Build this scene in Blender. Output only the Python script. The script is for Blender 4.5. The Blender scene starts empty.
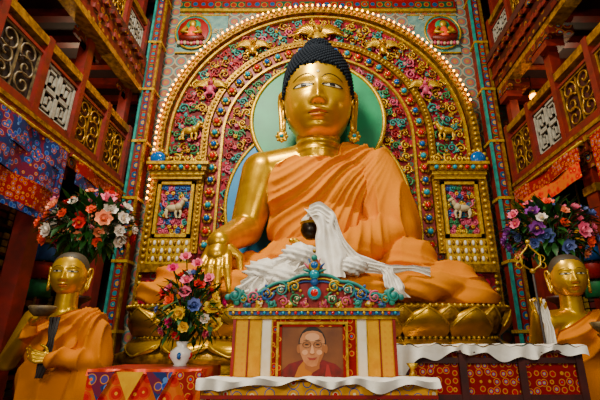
import bpy, math, random
import numpy as np
from mathutils import Vector, Matrix
random.seed(7)
ZC = 2.3      # eye height above the floor; geometry below is written relative to eye height
pi = math.pi
# ------------------------------------------------------------------ materials
def C(h, sat=1.3, mul=.9):
    h = h.lstrip('#')
    o = []
    for i in (0, 2, 4):
        c = int(h[i:i+2], 16)/255
        o.append(c/12.92 if c <= .04045 else ((c+.055)/1.055)**2.4)
    l = .2126*o[0]+.7152*o[1]+.0722*o[2]
    o = [min(.95, max(0, (l+(c-l)*sat)*mul)) for c in o]
    return (o[0], o[1], o[2], 1)

def base_mat(name, rough, metal):
    m = bpy.data.materials.new(name); m.use_nodes = True
    nt = m.node_tree; b = nt.nodes['Principled BSDF']
    b.inputs['Roughness'].default_value = rough
    b.inputs['Metallic'].default_value = metal
    return m, nt, b

def coords(nt, st=(1, 1, 1)):
    tc = nt.nodes.new('ShaderNodeTexCoord'); mp = nt.nodes.new('ShaderNodeMapping')
    mp.inputs['Scale'].default_value = st
    nt.links.new(tc.outputs['Object'], mp.inputs['Vector'])
    return mp.outputs['Vector']

def add_bump(nt, b, vec, scale, strength, detail=4, dist=.02):
    n = nt.nodes.new('ShaderNodeTexNoise'); n.inputs['Scale'].default_value = scale
    n.inputs['Detail'].default_value = detail
    nt.links.new(vec, n.inputs['Vector'])
    bp = nt.nodes.new('ShaderNodeBump'); bp.inputs['Strength'].default_value = strength
    bp.inputs['Distance'].default_value = dist
    nt.links.new(n.outputs['Fac'], bp.inputs['Height'])
    nt.links.new(bp.outputs['Normal'], b.inputs['Normal'])

def M(name, col, rough=.5, metal=0, col2=None, vs=4, bump=0, bs=20, emit=0, st=(1, 1, 1), spec=None):
    m, nt, b = base_mat(name, rough, metal)
    c = C(col)
    b.inputs['Base Color'].default_value = c
    if spec is not None: b.inputs['Specular IOR Level'].default_value = spec
    vec = coords(nt, st)
    if col2:
        n = nt.nodes.new('ShaderNodeTexNoise'); n.inputs['Scale'].default_value = vs
        n.inputs['Detail'].default_value = 5
        r = nt.nodes.new('ShaderNodeValToRGB')
        r.color_ramp.elements[0].position = .35; r.color_ramp.elements[0].color = c
        r.color_ramp.elements[1].position = .65; r.color_ramp.elements[1].color = C(col2)
        nt.links.new(vec, n.inputs['Vector']); nt.links.new(n.outputs['Fac'], r.inputs['Fac'])
        nt.links.new(r.outputs['Color'], b.inputs['Base Color'])
    if bump: add_bump(nt, b, vec, bs, bump)
    if emit:
        b.inputs['Emission Color'].default_value = c
        b.inputs['Emission Strength'].default_value = emit
    return m

def pat(name, stops, scale=6, rough=.6, rand=1.0, metal=0, st=(1, 1, 1), bump=0, stops2=None):
    m, nt, b = base_mat(name, rough, metal)
    b.inputs['Specular IOR Level'].default_value = .2
    vec = coords(nt, st)
    v = nt.nodes.new('ShaderNodeTexVoronoi'); v.inputs['Scale'].default_value = scale
    v.inputs['Randomness'].default_value = rand
    nt.links.new(vec, v.inputs['Vector'])
    def ramp(st_):
        r = nt.nodes.new('ShaderNodeValToRGB'); cr = r.color_ramp; cr.interpolation = 'CONSTANT'
        cr.elements[0].position = st_[0][0]; cr.elements[0].color = C(st_[0][1])
        cr.elements[1].position = st_[1][0]; cr.elements[1].color = C(st_[1][1])
        for p, c in st_[2:]:
            e = cr.elements.new(p); e.color = C(c)
        nt.links.new(v.outputs['Distance'], r.inputs['Fac'])
        return r
    r1 = ramp(stops)
    if stops2:
        r2 = ramp(stops2)
        sp = nt.nodes.new('ShaderNodeSeparateColor'); nt.links.new(v.outputs['Color'], sp.inputs['Color'])
        gt = nt.nodes.new('ShaderNodeMath'); gt.operation = 'GREATER_THAN'; gt.inputs[1].default_value = .5
        nt.links.new(sp.outputs[0], gt.inputs[0])
        mx = nt.nodes.new('ShaderNodeMix'); mx.data_type = 'RGBA'
        nt.links.new(gt.outputs[0], mx.inputs['Factor'])
        nt.links.new(r1.outputs['Color'], mx.inputs['A']); nt.links.new(r2.outputs['Color'], mx.inputs['B'])
        nt.links.new(mx.outputs['Result'], b.inputs['Base Color'])
    else:
        nt.links.new(r1.outputs['Color'], b.inputs['Base Color'])
    if bump:
        bp = nt.nodes.new('ShaderNodeBump'); bp.inputs['Strength'].default_value = bump
        bp.inputs['Distance'].default_value = .02; bp.invert = True
        nt.links.new(v.outputs['Distance'], bp.inputs['Height']); nt.links.new(bp.outputs['Normal'], b.inputs['Normal'])
    return m

gold = M('gold_leaf', 'd8b044', .30, .75, 'b68c2c', 2.5, .12, 30)
goldf = M('face_gold', 'e0b850', .32, .68, 'cca040', 2.0)
goldd = M('gold_carved', 'b48c36', .40, .6, '6a4c18', 9, .4, 25)
goldl = M('gold_paint_pale', 'd4b45c', .42, .5, 'a07c32', 12, .3, 30)
hairm = M('hair_blue_black', '10161f', .75, spec=.15)
hairk = M('disciple_hair_dark', '3a3226', .6)
white = M('eye_white', 'd8ccae', .4)
black = M('black_paint', '0b0a0a', .4)
brown = M('brow_line_brown', '2c1c0c', .5)
lipm = M('lip_red', 'b0683a', .4, .3)
red = M('red_lacquer', '8c221c', .45, 0, '701a14', 5)
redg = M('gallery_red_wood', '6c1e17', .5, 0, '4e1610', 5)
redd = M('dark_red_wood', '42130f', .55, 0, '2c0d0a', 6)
wood = M('dark_wood', '20100c', .6, 0, '150b08', 6)
teal = M('teal_paint', '2f8a80', .5, 0, '1f6664', 8)
green = M('green_paint', '37784c', .5, 0, '285a3c', 8)
blue = M('blue_paint', '2a5894', .5, 0, '1e3c74', 8)
blueh = M('blue_nimbus', '3c8abc', .55, 0, '2f7cae', 3)
greenh = M('green_nimbus', '1f9468', .5, 0, '1c7c58', 1.5)
pink = M('pink_paint', 'c05870', .5, 0, '9c4058', 8)
gemr = M('gem_red', 'b81c2c', .15)
gemb = M('gem_turquoise', '2590a4', .15)
gemd = M('gem_blue', '205898', .15)
khata = M('white_silk_scarf', 'f4f0ea', .5, 0, 'e0dad0', 6, .2, 16)
bulb = M('warm_bulb', 'ffa848', .4, 0, emit=24)
vase_m = M('porcelain_white', 'e8e4e0', .2)
leafm = M('leaf_green', '23501f', .55, 0, '17380f', 10)
stone = M('floor_stone', '4b3a30', .6, 0, '3a2c24', 3)
ceilm = M('ceiling_paint', '2c1410', .7, 0, '1c0d0c', 3)
glass = M('window_daylight_glass', 'a8c4e0', .3, emit=.5)
cloth_y = M('yellow_brocade_plain', 'd8aa10', .7, 0, 'c89408', 10, spec=.1)
cream = M('cream_cloth', 'f0ece0', .7, 0, 'e4dcc8', 10)
fretm = M('fretwork_pale', 'a8a498', .6, 0, '848076', 10)
muralp = M('mural_pale_green_blue', '7c9a90', .7, 0, '5c7c7c', 6)
muralc = M('mural_cloud_cream', 'c4b898', .7, 0, 'b0a080', 8)
archred = pat('arch_carved_ground', [(0, 'b89040'), (.08, '2a7a70'), (.17, '80202e'), (.42, '98283c'), (.55, '521418')], 5.5, .55, 1, 0, bump=.6,
              stops2=[(0, 'c05870'), (.1, 'a8822e'), (.16, '6c1a24'), (.4, '245e50'), (.5, '641820')])
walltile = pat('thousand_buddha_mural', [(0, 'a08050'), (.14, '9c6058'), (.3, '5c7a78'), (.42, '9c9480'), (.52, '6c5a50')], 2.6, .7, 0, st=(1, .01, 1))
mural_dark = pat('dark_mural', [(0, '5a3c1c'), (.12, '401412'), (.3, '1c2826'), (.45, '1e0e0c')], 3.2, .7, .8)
broc_red = pat('red_brocade', [(0, 'd8a63a'), (.13, '2c6aa0'), (.2, 'a01c24'), (.36, 'c89038'), (.42, '7c1218')], 11, .6, .5)
broc_orange = pat('orange_brocade', [(0, 'e8a020'), (.12, 'b82418'), (.35, 'c84c14'), (.5, 'c86c10')], 7, .6, .6)
broc_yel = pat('yellow_brocade', [(0, 'c0242c'), (.16, 'e8e0c0'), (.22, 'd8a024'), (.4, '2f5a94'), (.45, 'd09c18')], 8, .6, .6)
broc_blue = pat('blue_brocade', [(0, 'e0b840'), (.12, 'b03030'), (.22, '243c88'), (.4, '5c7cb0'), (.46, '1a2858')], 9, .6, .9,
                stops2=[(0, 'd86830'), (.15, '2c6a90'), (.25, '443878'), (.42, 'c08038'), (.48, '5c1c34')])
broc_white = pat('yellow_check_brocade', [(0, 'b02c20'), (.12, 'e4dcc0'), (.3, 'd09818'), (.5, 'd4a428')], 16, .6, 0)
frieze = pat('painted_frieze', [(0, 'c09c44'), (.12, '286c7c'), (.26, '80241f'), (.42, '9a7230'), (.48, '1e4432')], 4, .55, .15, bump=.3,
             stops2=[(0, 'ac5264'), (.14, 'b08c40'), (.24, '204468'), (.42, '701c18')])
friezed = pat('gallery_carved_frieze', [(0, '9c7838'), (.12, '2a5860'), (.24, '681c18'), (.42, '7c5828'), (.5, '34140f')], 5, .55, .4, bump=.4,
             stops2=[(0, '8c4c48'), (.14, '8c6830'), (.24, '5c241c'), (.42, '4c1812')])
altar_p = pat('altar_painted', [(0, 'b08830'), (.15, '741a18'), (.35, '24584a'), (.48, '541412')], 4, .5, .3)
fl = {'orange': M('petal_orange', 'ee6a20', .5, 0, 'e04c18', 8), 'pink': M('petal_pink', 'e88aa0', .5, 0, 'd86484', 8),
      'white': M('petal_white', 'ece2d8', .5), 'red': M('petal_red', 'c42026', .5), 'blue': M('petal_blue', '4c5c9c', .5, 0, '7c86b8', 8),
      'yellow': M('petal_yellow', 'eec828', .5), 'magenta': M('petal_magenta', 'd02c74', .5), 'peach': M('petal_peach', 'f0a888', .5, 0, 'e89070', 8),
      'purple': M('petal_purple', '7c3c8c', .5)}
bookm = [M('book_cloth_%d' % i, c, .7) for i, c in enumerate(['6c2414', '70481a', '4c1414', '30241c'])]

# robe / gold body mix controlled by the vertex attribute 'robe'
def robe_mat(name, c1, c2, edgecol, skin1, skin2, e):
    m, nt, b = base_mat(name, .42, 0)
    b.inputs['Specular IOR Level'].default_value = .0
    at = nt.nodes.new('ShaderNodeAttribute'); at.attribute_name = 'robe'
    g = nt.nodes.new('ShaderNodeMath'); g.operation = 'GREATER_THAN'; g.inputs[1].default_value = 0
    nt.links.new(at.outputs['Fac'], g.inputs[0])
    g2 = nt.nodes.new('ShaderNodeMath'); g2.operation = 'GREATER_THAN'; g2.inputs[1].default_value = e
    nt.links.new(at.outputs['Fac'], g2.inputs[0])
    vec = coords(nt)
    def rm(a, c, s):
        n = nt.nodes.new('ShaderNodeTexNoise'); n.inputs['Scale'].default_value = s; n.inputs['Detail'].default_value = 4
        nt.links.new(vec, n.inputs['Vector'])
        r = nt.nodes.new('ShaderNodeValToRGB')
        r.color_ramp.elements[0].position = .35; r.color_ramp.elements[0].color = a
        r.color_ramp.elements[1].position = .65; r.color_ramp.elements[1].color = c
        nt.links.new(n.outputs['Fac'], r.inputs['Fac']); return r
    ra = rm(c1, c2, 1.3); rs = rm(C(skin1), C(skin2), 2.5)
    x0 = nt.nodes.new('ShaderNodeMix'); x0.data_type = 'RGBA'
    nt.links.new(g2.outputs[0], x0.inputs['Factor']); x0.inputs['A'].default_value = edgecol
    nt.links.new(ra.outputs['Color'], x0.inputs['B'])
    x1 = nt.nodes.new('ShaderNodeMix'); x1.data_type = 'RGBA'
    nt.links.new(g.outputs[0], x1.inputs['Factor']); nt.links.new(rs.outputs['Color'], x1.inputs['A'])
    nt.links.new(x0.outputs['Result'], x1.inputs['B'])
    nt.links.new(x1.outputs['Result'], b.inputs['Base Color'])
    mr = nt.nodes.new('ShaderNodeMapRange'); mr.inputs['To Min'].default_value = .75; mr.inputs['To Max'].default_value = 0
    nt.links.new(g.outputs[0], mr.inputs['Value']); nt.links.new(mr.outputs['Result'], b.inputs['Metallic'])
    m2 = nt.nodes.new('ShaderNodeMapRange'); m2.inputs['To Min'].default_value = .30; m2.inputs['To Max'].default_value = .8
    nt.links.new(g.outputs[0], m2.inputs['Value']); nt.links.new(m2.outputs['Result'], b.inputs['Roughness'])
    add_bump(nt, b, vec, 14, .12)
    return m
robe_b = robe_mat('buddha_gold_and_orange_silk', (.60, .178, 0, 1), (.68, .215, .0, 1), (.42, .09, 0, 1), 'd8b044', 'b68c2c', .05)
robe_m = robe_mat('disciple_gold_and_orange_robe', (.48, .135, 0, 1), (.56, .165, 0, 1), (.28, .05, 0, 1), 'd8b044', 'b68c2c', .02)

# ------------------------------------------------------------------ mesh builder
_sph = {}
def unit_sphere(nu, nv):
    if (nu, nv) in _sph: return _sph[(nu, nv)]
    V = [(0, 0, -1)]
    for j in range(1, nv):
        t = -pi/2+pi*j/nv
        for i in range(nu):
            a = 2*pi*i/nu
            V.append((math.cos(t)*math.cos(a), math.cos(t)*math.sin(a), math.sin(t)))
    V.append((0, 0, 1)); F = []
    for i in range(nu):
        F.append((0, 1+(i+1) % nu, 1+i))
    for j in range(nv-2):
        for i in range(nu):
            a = 1+j*nu+i; b = 1+j*nu+(i+1) % nu
            F.append((a, b, b+nu, a+nu))
    L = len(V)-1; o = 1+(nv-2)*nu
    for i in range(nu): F.append((o+i, o+(i+1) % nu, L))
    _sph[(nu, nv)] = (np.array(V), F)
    return _sph[(nu, nv)]

class MB:
    def __init__(s, name):
        s.name = name; s.v = []; s.f = []; s.m = []; s.sm = []; s.mats = []; s.n = 0; s.T = None
    def mi(s, mat):
        if mat not in s.mats: s.mats.append(mat)
        return s.mats.index(mat)
    def add(s, V, F, mat, smooth=True):
        V = np.asarray(V, float).reshape(-1, 3)
        if s.T is not None: V = V@s.T[:3, :3].T+s.T[:3, 3]
        s.v.append(V); k = s.mi(mat); n = s.n
        for f in F: s.f.append(tuple(i+n for i in f))
        s.m += [k]*len(F); s.sm += [smooth]*len(F); s.n += len(V)
    def box(s, c, d, mat, R=None):
        x, y, z = d[0]/2, d[1]/2, d[2]/2
        V = np.array([(a*x, b*y, e*z) for a in (-1, 1) for b in (-1, 1) for e in (-1, 1)])
        if R is not None: V = V@R.T
        F = [(0, 1, 3, 2), (4, 6, 7, 5), (0, 4, 5, 1), (2, 3, 7, 6), (0, 2, 6, 4), (1, 5, 7, 3)]
        s.add(V+np.array(c), F, mat, False)
    def b2(s, x0, x1, y0, y1, z0, z1, mat):
        s.box(((x0+x1)/2, (y0+y1)/2, (z0+z1)/2), (abs(x1-x0), abs(y1-y0), abs(z1-z0)), mat)
    def sph(s, c, r, mat, nu=10, nv=7, R=None):
        V, F = unit_sphere(nu, nv)
        if not hasattr(r, '__len__'): r = (r, r, r)
        V = V*np.array(r)
        if R is not None: V = V@R.T
        s.add(V+np.array(c), F, mat)
    def tube(s, P, r, mat, n=6, closed=False):
        P = np.array(P, float); m = len(P)
        r = np.full(m, r) if not hasattr(r, '__len__') else np.array(r, float)
        T = np.gradient(P, axis=0)
        if closed: T = np.roll(P, -1, 0)-np.roll(P, 1, 0)
        T /= (np.linalg.norm(T, axis=1)[:, None]+1e-9)
        a = np.array([0, 0, 1.]) if abs(T[0][2]) < .9 else np.array([1., 0, 0])
        N = np.cross(T[0], a); N /= np.linalg.norm(N)
        V = []
        ang = np.arange(n)*2*pi/n
        for i in range(m):
            N = N-T[i]*np.dot(N, T[i]); N /= (np.linalg.norm(N)+1e-9)
            B = np.cross(T[i], N)
            V.append(P[i]+r[i]*(np.cos(ang)[:, None]*N+np.sin(ang)[:, None]*B))
        V = np.concatenate(V); F = []
        for i in range(m if closed else m-1):
            j = (i+1) % m
            for k in range(n):
                l = (k+1) % n
                F.append((i*n+k, i*n+l, j*n+l, j*n+k))
        if not closed:
            V = np.vstack([V, P[0]-T[0]*r[0]*.6, P[-1]+T[-1]*r[-1]*.6]); q = m*n
            for k in range(n):
                l = (k+1) % n
                F.append((q, l, k)); F.append((q+1, (m-1)*n+k, (m-1)*n+l))
        s.add(V, F, mat)
    def grid(s, fn, nu, nv, mat, smooth=True):
        V = [fn(i/nu, j/nv) for j in range(nv+1) for i in range(nu+1)]
        F = [(j*(nu+1)+i, j*(nu+1)+i+1, (j+1)*(nu+1)+i+1, (j+1)*(nu+1)+i) for j in range(nv) for i in range(nu)]
        s.add(V, F, mat, smooth)
    def lathe(s, prof, c, mat, n=20):
        V = []; F = []
        for r, z in prof:
            for i in range(n):
                a = 2*pi*i/n; V.append((c[0]+r*math.cos(a), c[1]+r*math.sin(a), c[2]+z))
        for j in range(len(prof)-1):
            for i in range(n):
                k = (i+1) % n; F.append((j*n+i, j*n+k, (j+1)*n+k, (j+1)*n+i))
        s.add(V, F, mat)
    def prism(s, P, y0, y1, mat):      # polygon in XZ extruded along Y
        n = len(P); V = [(x, y0, z) for x, z in P]+[(x, y1, z) for x, z in P]
        F = [tuple(range(n)), tuple(range(2*n-1, n-1, -1))]+[(i, (i+1) % n, n+(i+1) % n, n+i) for i in range(n)]
        s.add(V, F, mat, False)
    def build(s):
        V = np.concatenate(s.v)
        o = np.array([(V[:, 0].min()+V[:, 0].max())/2, (V[:, 1].min()+V[:, 1].max())/2, V[:, 2].min()])
        me = bpy.data.meshes.new(s.name)
        me.from_pydata((V-o).tolist(), [], s.f)
        for m in s.mats: me.materials.append(m)
        me.polygons.foreach_set('material_index', s.m)
        me.polygons.foreach_set('use_smooth', s.sm)
        me.update()
        ob = bpy.data.objects.new(s.name, me); ob.location = o.tolist()
        bpy.context.collection.objects.link(ob)
        return ob

def group(name, kids):
    lo = np.array([1e9]*3); hi = -lo
    for k in kids:
        n = len(k.data.vertices); a = np.empty(n*3); k.data.vertices.foreach_get('co', a)
        a = a.reshape(-1, 3)+np.array(k.location); lo = np.minimum(lo, a.min(0)); hi = np.maximum(hi, a.max(0))
    o = Vector(((lo[0]+hi[0])/2, (lo[1]+hi[1])/2, lo[2]))
    e = bpy.data.objects.new(name, None); e.empty_display_size = .3; e.location = o
    bpy.context.collection.objects.link(e)
    for k in kids:
        k.parent = e; k.location = Vector(k.location)-o
    return e

# ------------------------------------------------------------------ organic surfaces
def prim_sd(P, p):
    if p[0] == 'c':
        a, b = np.array(p[1], float), np.array(p[3], float); ab = b-a
        t = np.clip(((P-a)@ab)/(ab@ab), 0, 1)
        return np.linalg.norm(P-(a+t[:, None]*ab), axis=1)-(p[2]+(p[4]-p[2])*t)
    k = np.linalg.norm((P-np.array(p[1]))/np.array(p[2]), axis=1)
    return (k-1)*min(p[2])

def remesh(prims, voxel, it=6):
    mb = MB('tmp')
    for p in prims:
        if p[0] == 'c':
            a, b = np.array(p[1], float), np.array(p[3], float)
            mb.sph(a, p[2], gold, 24, 16); mb.sph(b, p[4], gold, 24, 16)
            t = np.linspace(0, 1, 8)
            mb.tube([a+(b-a)*x for x in t], [p[2]+(p[4]-p[2])*x for x in t], gold, 24)
        else: mb.sph(p[1], p[2], gold, 40, 28)
    ob = mb.build(); loc = np.array(ob.location)
    m = ob.modifiers.new('r', 'REMESH'); m.mode = 'VOXEL'; m.voxel_size = voxel
    m = ob.modifiers.new('s', 'SMOOTH'); m.factor = .5; m.iterations = it
    dg = bpy.context.evaluated_depsgraph_get(); dg.update()
    me = bpy.data.meshes.new_from_object(ob.evaluated_get(dg))
    n = len(me.vertices); a = np.empty(n*3); me.vertices.foreach_get('co', a); V = a.reshape(-1, 3)+loc
    nn = np.empty(n*3); me.vertices.foreach_get('normal', nn)
    F = [tuple(p.vertices) for p in me.polygons]
    bpy.data.objects.remove(ob); bpy.data.meshes.remove(me)
    return V, F, nn.reshape(-1, 3)

def attr_object(name, V, F, robe, mat):
    o = np.array([(V[:, 0].min()+V[:, 0].max())/2, (V[:, 1].min()+V[:, 1].max())/2, V[:, 2].min()])
    me = bpy.data.meshes.new(name); me.from_pydata((V-o).tolist(), [], F)
    a = me.attributes.new('robe', 'FLOAT', 'POINT'); a.data.foreach_set('value', robe)
    me.materials.append(mat); me.polygons.foreach_set('use_smooth', [True]*len(F)); me.update()
    ob = bpy.data.objects.new(name, me); ob.location = o.tolist(); bpy.context.collection.objects.link(ob)
    return ob

def nrm(v):
    v = np.array(v, float); return v/np.linalg.norm(v)

def hand_prims(W, D, N, S, L, curl, thick=.058, spread=.0, width=.13, thumb_curl=.3):
    """W wrist, D direction of the palm, N side the fingers curl to, S side of the thumb"""
    W = np.array(W, float); D = nrm(D); N = nrm(np.array(N)-D*np.dot(N, D)); S = nrm(S)
    pr = []
    offs = [1.5, .5, -.5, -1.5]; ln = [.43, .49, .45, .36]
    for k in range(4):
        kn = W+D*L*(.50-.02*abs(k-1))+S*offs[k]*width*L
        pr.append(('c', W+S*offs[k]*width*L*.55, thick*L*1.25, kn, thick*L*1.2))
        p = kn; a = curl[0] if hasattr(curl, '__len__') else curl
        cs = curl if hasattr(curl, '__len__') else (curl, curl, curl)
        ang = 0; r = thick*L
        dd = nrm(D+S*offs[k]*spread)
        for q, fr in enumerate((.45, .3, .25)):
            ang += cs[q]
            d = dd*math.cos(ang)+N*math.sin(ang)
            p2 = p+d*ln[k]*L*fr; r2 = r*.9
            pr.append(('c', p, r, p2, r2)); p = p2; r = r2
    b = W+D*L*.14+S*width*L*1.3
    m = b+(D*.55+S*.75+N*.25)*L*.22
    e = m+(D*.9+S*.15+N*thumb_curl)*L*.22
    pr.append(('c', W+D*L*.08, thick*L*1.4, b, thick*L*1.4)); pr.append(('c', b, thick*L*1.4, m, thick*L*1.1)); pr.append(('c', m, thick*L*1.1, e, thick*L*.8))
    return pr

# ---- head (unit = half face width)
HT = [1.75, 2.7]
def sst(x): x = np.clip(x, 0, 1); return x*x*(3-2*x)
def head_c(z):
    up = np.clip(1-np.abs(z/HT[0])**HT[1], 0, 1)**(1/HT[1])
    dn = np.clip(1-np.abs(z/1.24)**2.5, 0, 1)**(1/2.5)
    return np.where(z > 0, up, dn)
def head_X(z): return head_c(z)*(1-.13*sst(-z/1.1))
def head_Y(z): return 1.1*head_c(z)*(1-.06*sst(-z/1.2))
def bump(x, z):
    g = lambda a, b, sx, sz: np.exp(-((x-a)/sx)**2-((z-b)/sz)**2)
    h = .24*sst((.42-z)/.85)*sst((z+.46)/.12)
    o = h*np.exp(-(x/(.085+.05*sst((.3-z)/.7)))**2)
    o = o+.10*(g(.15, -.35, .075, .08)+g(-.15, -.35, .075, .08))
    for s in (-1, 1):
        o = o-.10*g(s*.36, .14, .24, .15)+.10*g(s*.40, .13, .20, .095)+.045*g(s*.4, .36, .3, .08)+.06*g(s*.5, -.35, .28, .3)
    o = o+.085*g(0, -.605, .22, .055)+.095*g(0, -.74, .17, .06)-.05*g(0, -.67, .26, .022)-.03*g(0, -.86, .25, .05)+.10*g(0, -1.0, .25, .15)
    return o
def face_pt(x, z, eps=.01):
    X = float(head_X(np.array(z))); Y = float(head_Y(np.array(z)))
    c = math.sqrt(max(0, 1-(x/X)**2))
    return (x, -Y*c-float(bump(np.array(x), np.array(z)))*min(1, c*1.5)-eps, z)
HP = [0, .5, .85, 1.1, 1.35, 1.7, 2.2, 3.15]; HZ0 = [.80, .76, .60, .36, .1, -.15, -.55, -.6]

def make_head(name, loc, s, tilt, yaw, curls, skin, nr=90, nc=150):
    HT[0], HT[1] = (1.75, 2.7) if curls else (1.35, 2.4)
    HZ = HZ0 if curls else [.95, .92, .78, .5, .2, -.1, -.5, -.55]
    hm = hairm if curls else hairk
    mb = MB(name)
    T = Matrix.Translation(loc)@Matrix.Rotation(yaw, 4, 'Z')@Matrix.Rotation(tilt, 4, 'X')@Matrix.Scale(s, 4)
    mb.T = np.array(T)
    th = np.linspace(-pi/2, pi/2, nr+1); t = np.linspace(-pi, pi, nc, endpoint=False)
    ph = t-.5*np.sin(t)
    z = np.where(th > 0, HT[0], 1.24)*np.sin(th)
    Z, PH = np.meshgrid(z, ph, indexing='ij')
    X = head_X(Z)*np.sin(PH); c = np.cos(PH)
    Y = -head_Y(Z)*c-bump(X, Z)*np.clip(c*1.5, 0, 1)
    hl = Z-np.interp(np.abs(PH), HP, HZ)
    hair = sst(hl/.06)
    pf = .05*hair if curls else .015*hair
    R = 1+pf; X = X*R; Y = Y*R
    V = np.stack([X, Y, Z], -1).reshape(-1, 3)
    Fs, Fh = [], []
    for j in range(nr):
        for i in range(nc):
            k = (i+1) % nc
            f = (j*nc+i, j*nc+k, (j+1)*nc+k, (j+1)*nc+i)
            (Fh if hl[j, i]+hl[j, k]+hl[j+1, i]+hl[j+1, k] > 0 else Fs).append(f)
    mb.add(V, Fs, skin); mb.add(V, Fh, hm)
    if curls:
        mb.sph((0, .08, 1.72), (.50, .50, .50), hairm, 24, 16)
        n = 2600
        for i in range(n):
            zz = 1-2*(i+.5)/n; a = i*2.399963
            zt = zz*HT[0]
            if zt < -.7: continue
            p = (a+pi) % (2*pi)-pi
            if zt < np.interp(abs(p), HP, HZ)+.03: continue
            cc = float(head_c(np.array(zt)))
            mb.sph((cc*1.05*math.sin(p), -1.15*cc*math.cos(p), zt), (.05, .05, .05), hairm, 6, 4)
        for i in range(260):
            zz = 1-2*(i+.5)/260; a = i*2.399963
            if zz < -.3: continue
            q = math.sqrt(1-zz*zz)
            mb.sph((.50*q*math.cos(a), .08+.50*q*math.sin(a), 1.72+.50*zz), .048, hairm, 6, 4)
        mb.sph((0, .08, 2.24), (.07, .07, .09), gold, 10, 8)
    for sd in (-1, 1):
        ex = sd*.40
        top = lambda u: .105+.06*(1-u*u)**.8 if abs(u) < 1 else .105
        bot = lambda u: .105-.035*(1-u*u)
        fx = lambda u, v: face_pt(ex+.26*(2*u-1), bot(2*u-1)+(top(2*u-1)-bot(2*u-1))*v, .012)
        mb.grid(fx, 16, 5, white)
        fi = lambda u, v: face_pt(ex+.075*(2*u-1), bot(.3*(2*u-1))+(top(.3*(2*u-1))-bot(.3*(2*u-1)))*(.15+.85*v), .022)
        mb.grid(fi, 6, 5, black)
        us = np.linspace(-1, 1, 15)
        mb.tube([face_pt(ex+.29*u, top(u)+.012, .015) for u in us], .018, brown, 5)
        mb.tube([face_pt(ex+.26*u, top(u)+.07, -.002) for u in us], .008, brown, 5)
        mb.tube([face_pt(ex+.26*u, bot(u), .008) for u in us], .008, brown, 5)
        mb.tube([face_pt(sd*(.1+.60*q), .32+.13*math.sin(pi*q**.8), .004) for q in np.linspace(0, 1, 14)],
                [.008+.011*math.sin(pi*q) for q in np.linspace(0, 1, 14)], brown, 5)
        mb.sph(face_pt(sd*.085, -.435, -.02), (.035, .03, .02), brown, 8, 5)
        # ear
        hel = [(1.0, -.12, -.05), (1.03, -.12, .2), (1.09, -.02, .38), (1.15, .12, .38), (1.17, .22, .2), (1.14, .2, -.1),
               (1.1, .12, -.4), (1.07, .06, -.75), (1.03, -.04, -.92), (1.0, -.1, -.8), (.99, -.1, -.5)]
        mb.tube([(sd*a, b, c2) for a, b, c2 in hel], [.05, .06, .065, .065, .065, .065, .07, .08, .08, .07, .05], skin, 8)
        mb.sph((sd*1.05, .06, .08), (.05, .17, .3), skin, 10, 8); mb.sph((sd*1.03, .03, -.4), (.045, .1, .35), skin, 10, 8)
        if curls:
            mb.sph((sd*1.05, -.1, -1.02), (.17, .07, .17), gold, 14, 8)
            mb.sph((sd*1.05, -.17, -1.02), .06, gemb, 10, 8)
            for q in range(8):
                mb.sph((sd*1.05+.15*math.cos(q*pi/4), -.12, -1.02+.15*math.sin(q*pi/4)), .045, goldl, 7, 5)
    mb.grid(lambda u, v: face_pt(.27*(2*u-1), -.67+v*(.08+.02*math.cos(4*pi*(u-.5)))*max(0, 1-(2*u-1)**2)**.7, .008), 16, 4, lipm)
    mb.grid(lambda u, v: face_pt(.24*(2*u-1), -.675-v*.115*max(0, 1-(2*u-1)**2)**.7, .008), 16, 4, lipm)
    mb.tube([face_pt(.28*u, -.672+.02*u*u, .004) for u in np.linspace(-1, 1, 11)], .01, brown, 5)
    if curls: mb.sph(face_pt(0, .50, 0), (.05, .03, .05), white, 10, 8)
    mb.T = None
    return mb.build()

# ================================================================== ROOM SHELL
def single(name, fn):
    mb = MB(name); fn(mb); return mb.build()
single('floor', lambda m: m.b2(-8, 8, -3, 10.6, -ZC-.2, -ZC, stone))
single('ceiling', lambda m: m.b2(-8, 8, 1.5, 10.6, 12, 12.2, ceilm))
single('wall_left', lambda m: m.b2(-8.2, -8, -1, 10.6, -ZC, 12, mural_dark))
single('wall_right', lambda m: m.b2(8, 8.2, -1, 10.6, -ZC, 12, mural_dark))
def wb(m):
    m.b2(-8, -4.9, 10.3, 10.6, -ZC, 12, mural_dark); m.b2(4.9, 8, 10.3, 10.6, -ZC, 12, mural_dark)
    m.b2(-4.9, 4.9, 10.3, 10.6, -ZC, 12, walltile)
single('wall_back', wb)
def tr(m):
    for z, h, mt in ((9.95, .1, goldl), (10.05, .3, frieze), (10.35, .1, red), (10.6, .4, frieze)):
        m.b2(-4.45, 4.45, 10.2, 10.3, z, z+h, mt)
single('trim_1', tr)

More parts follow.
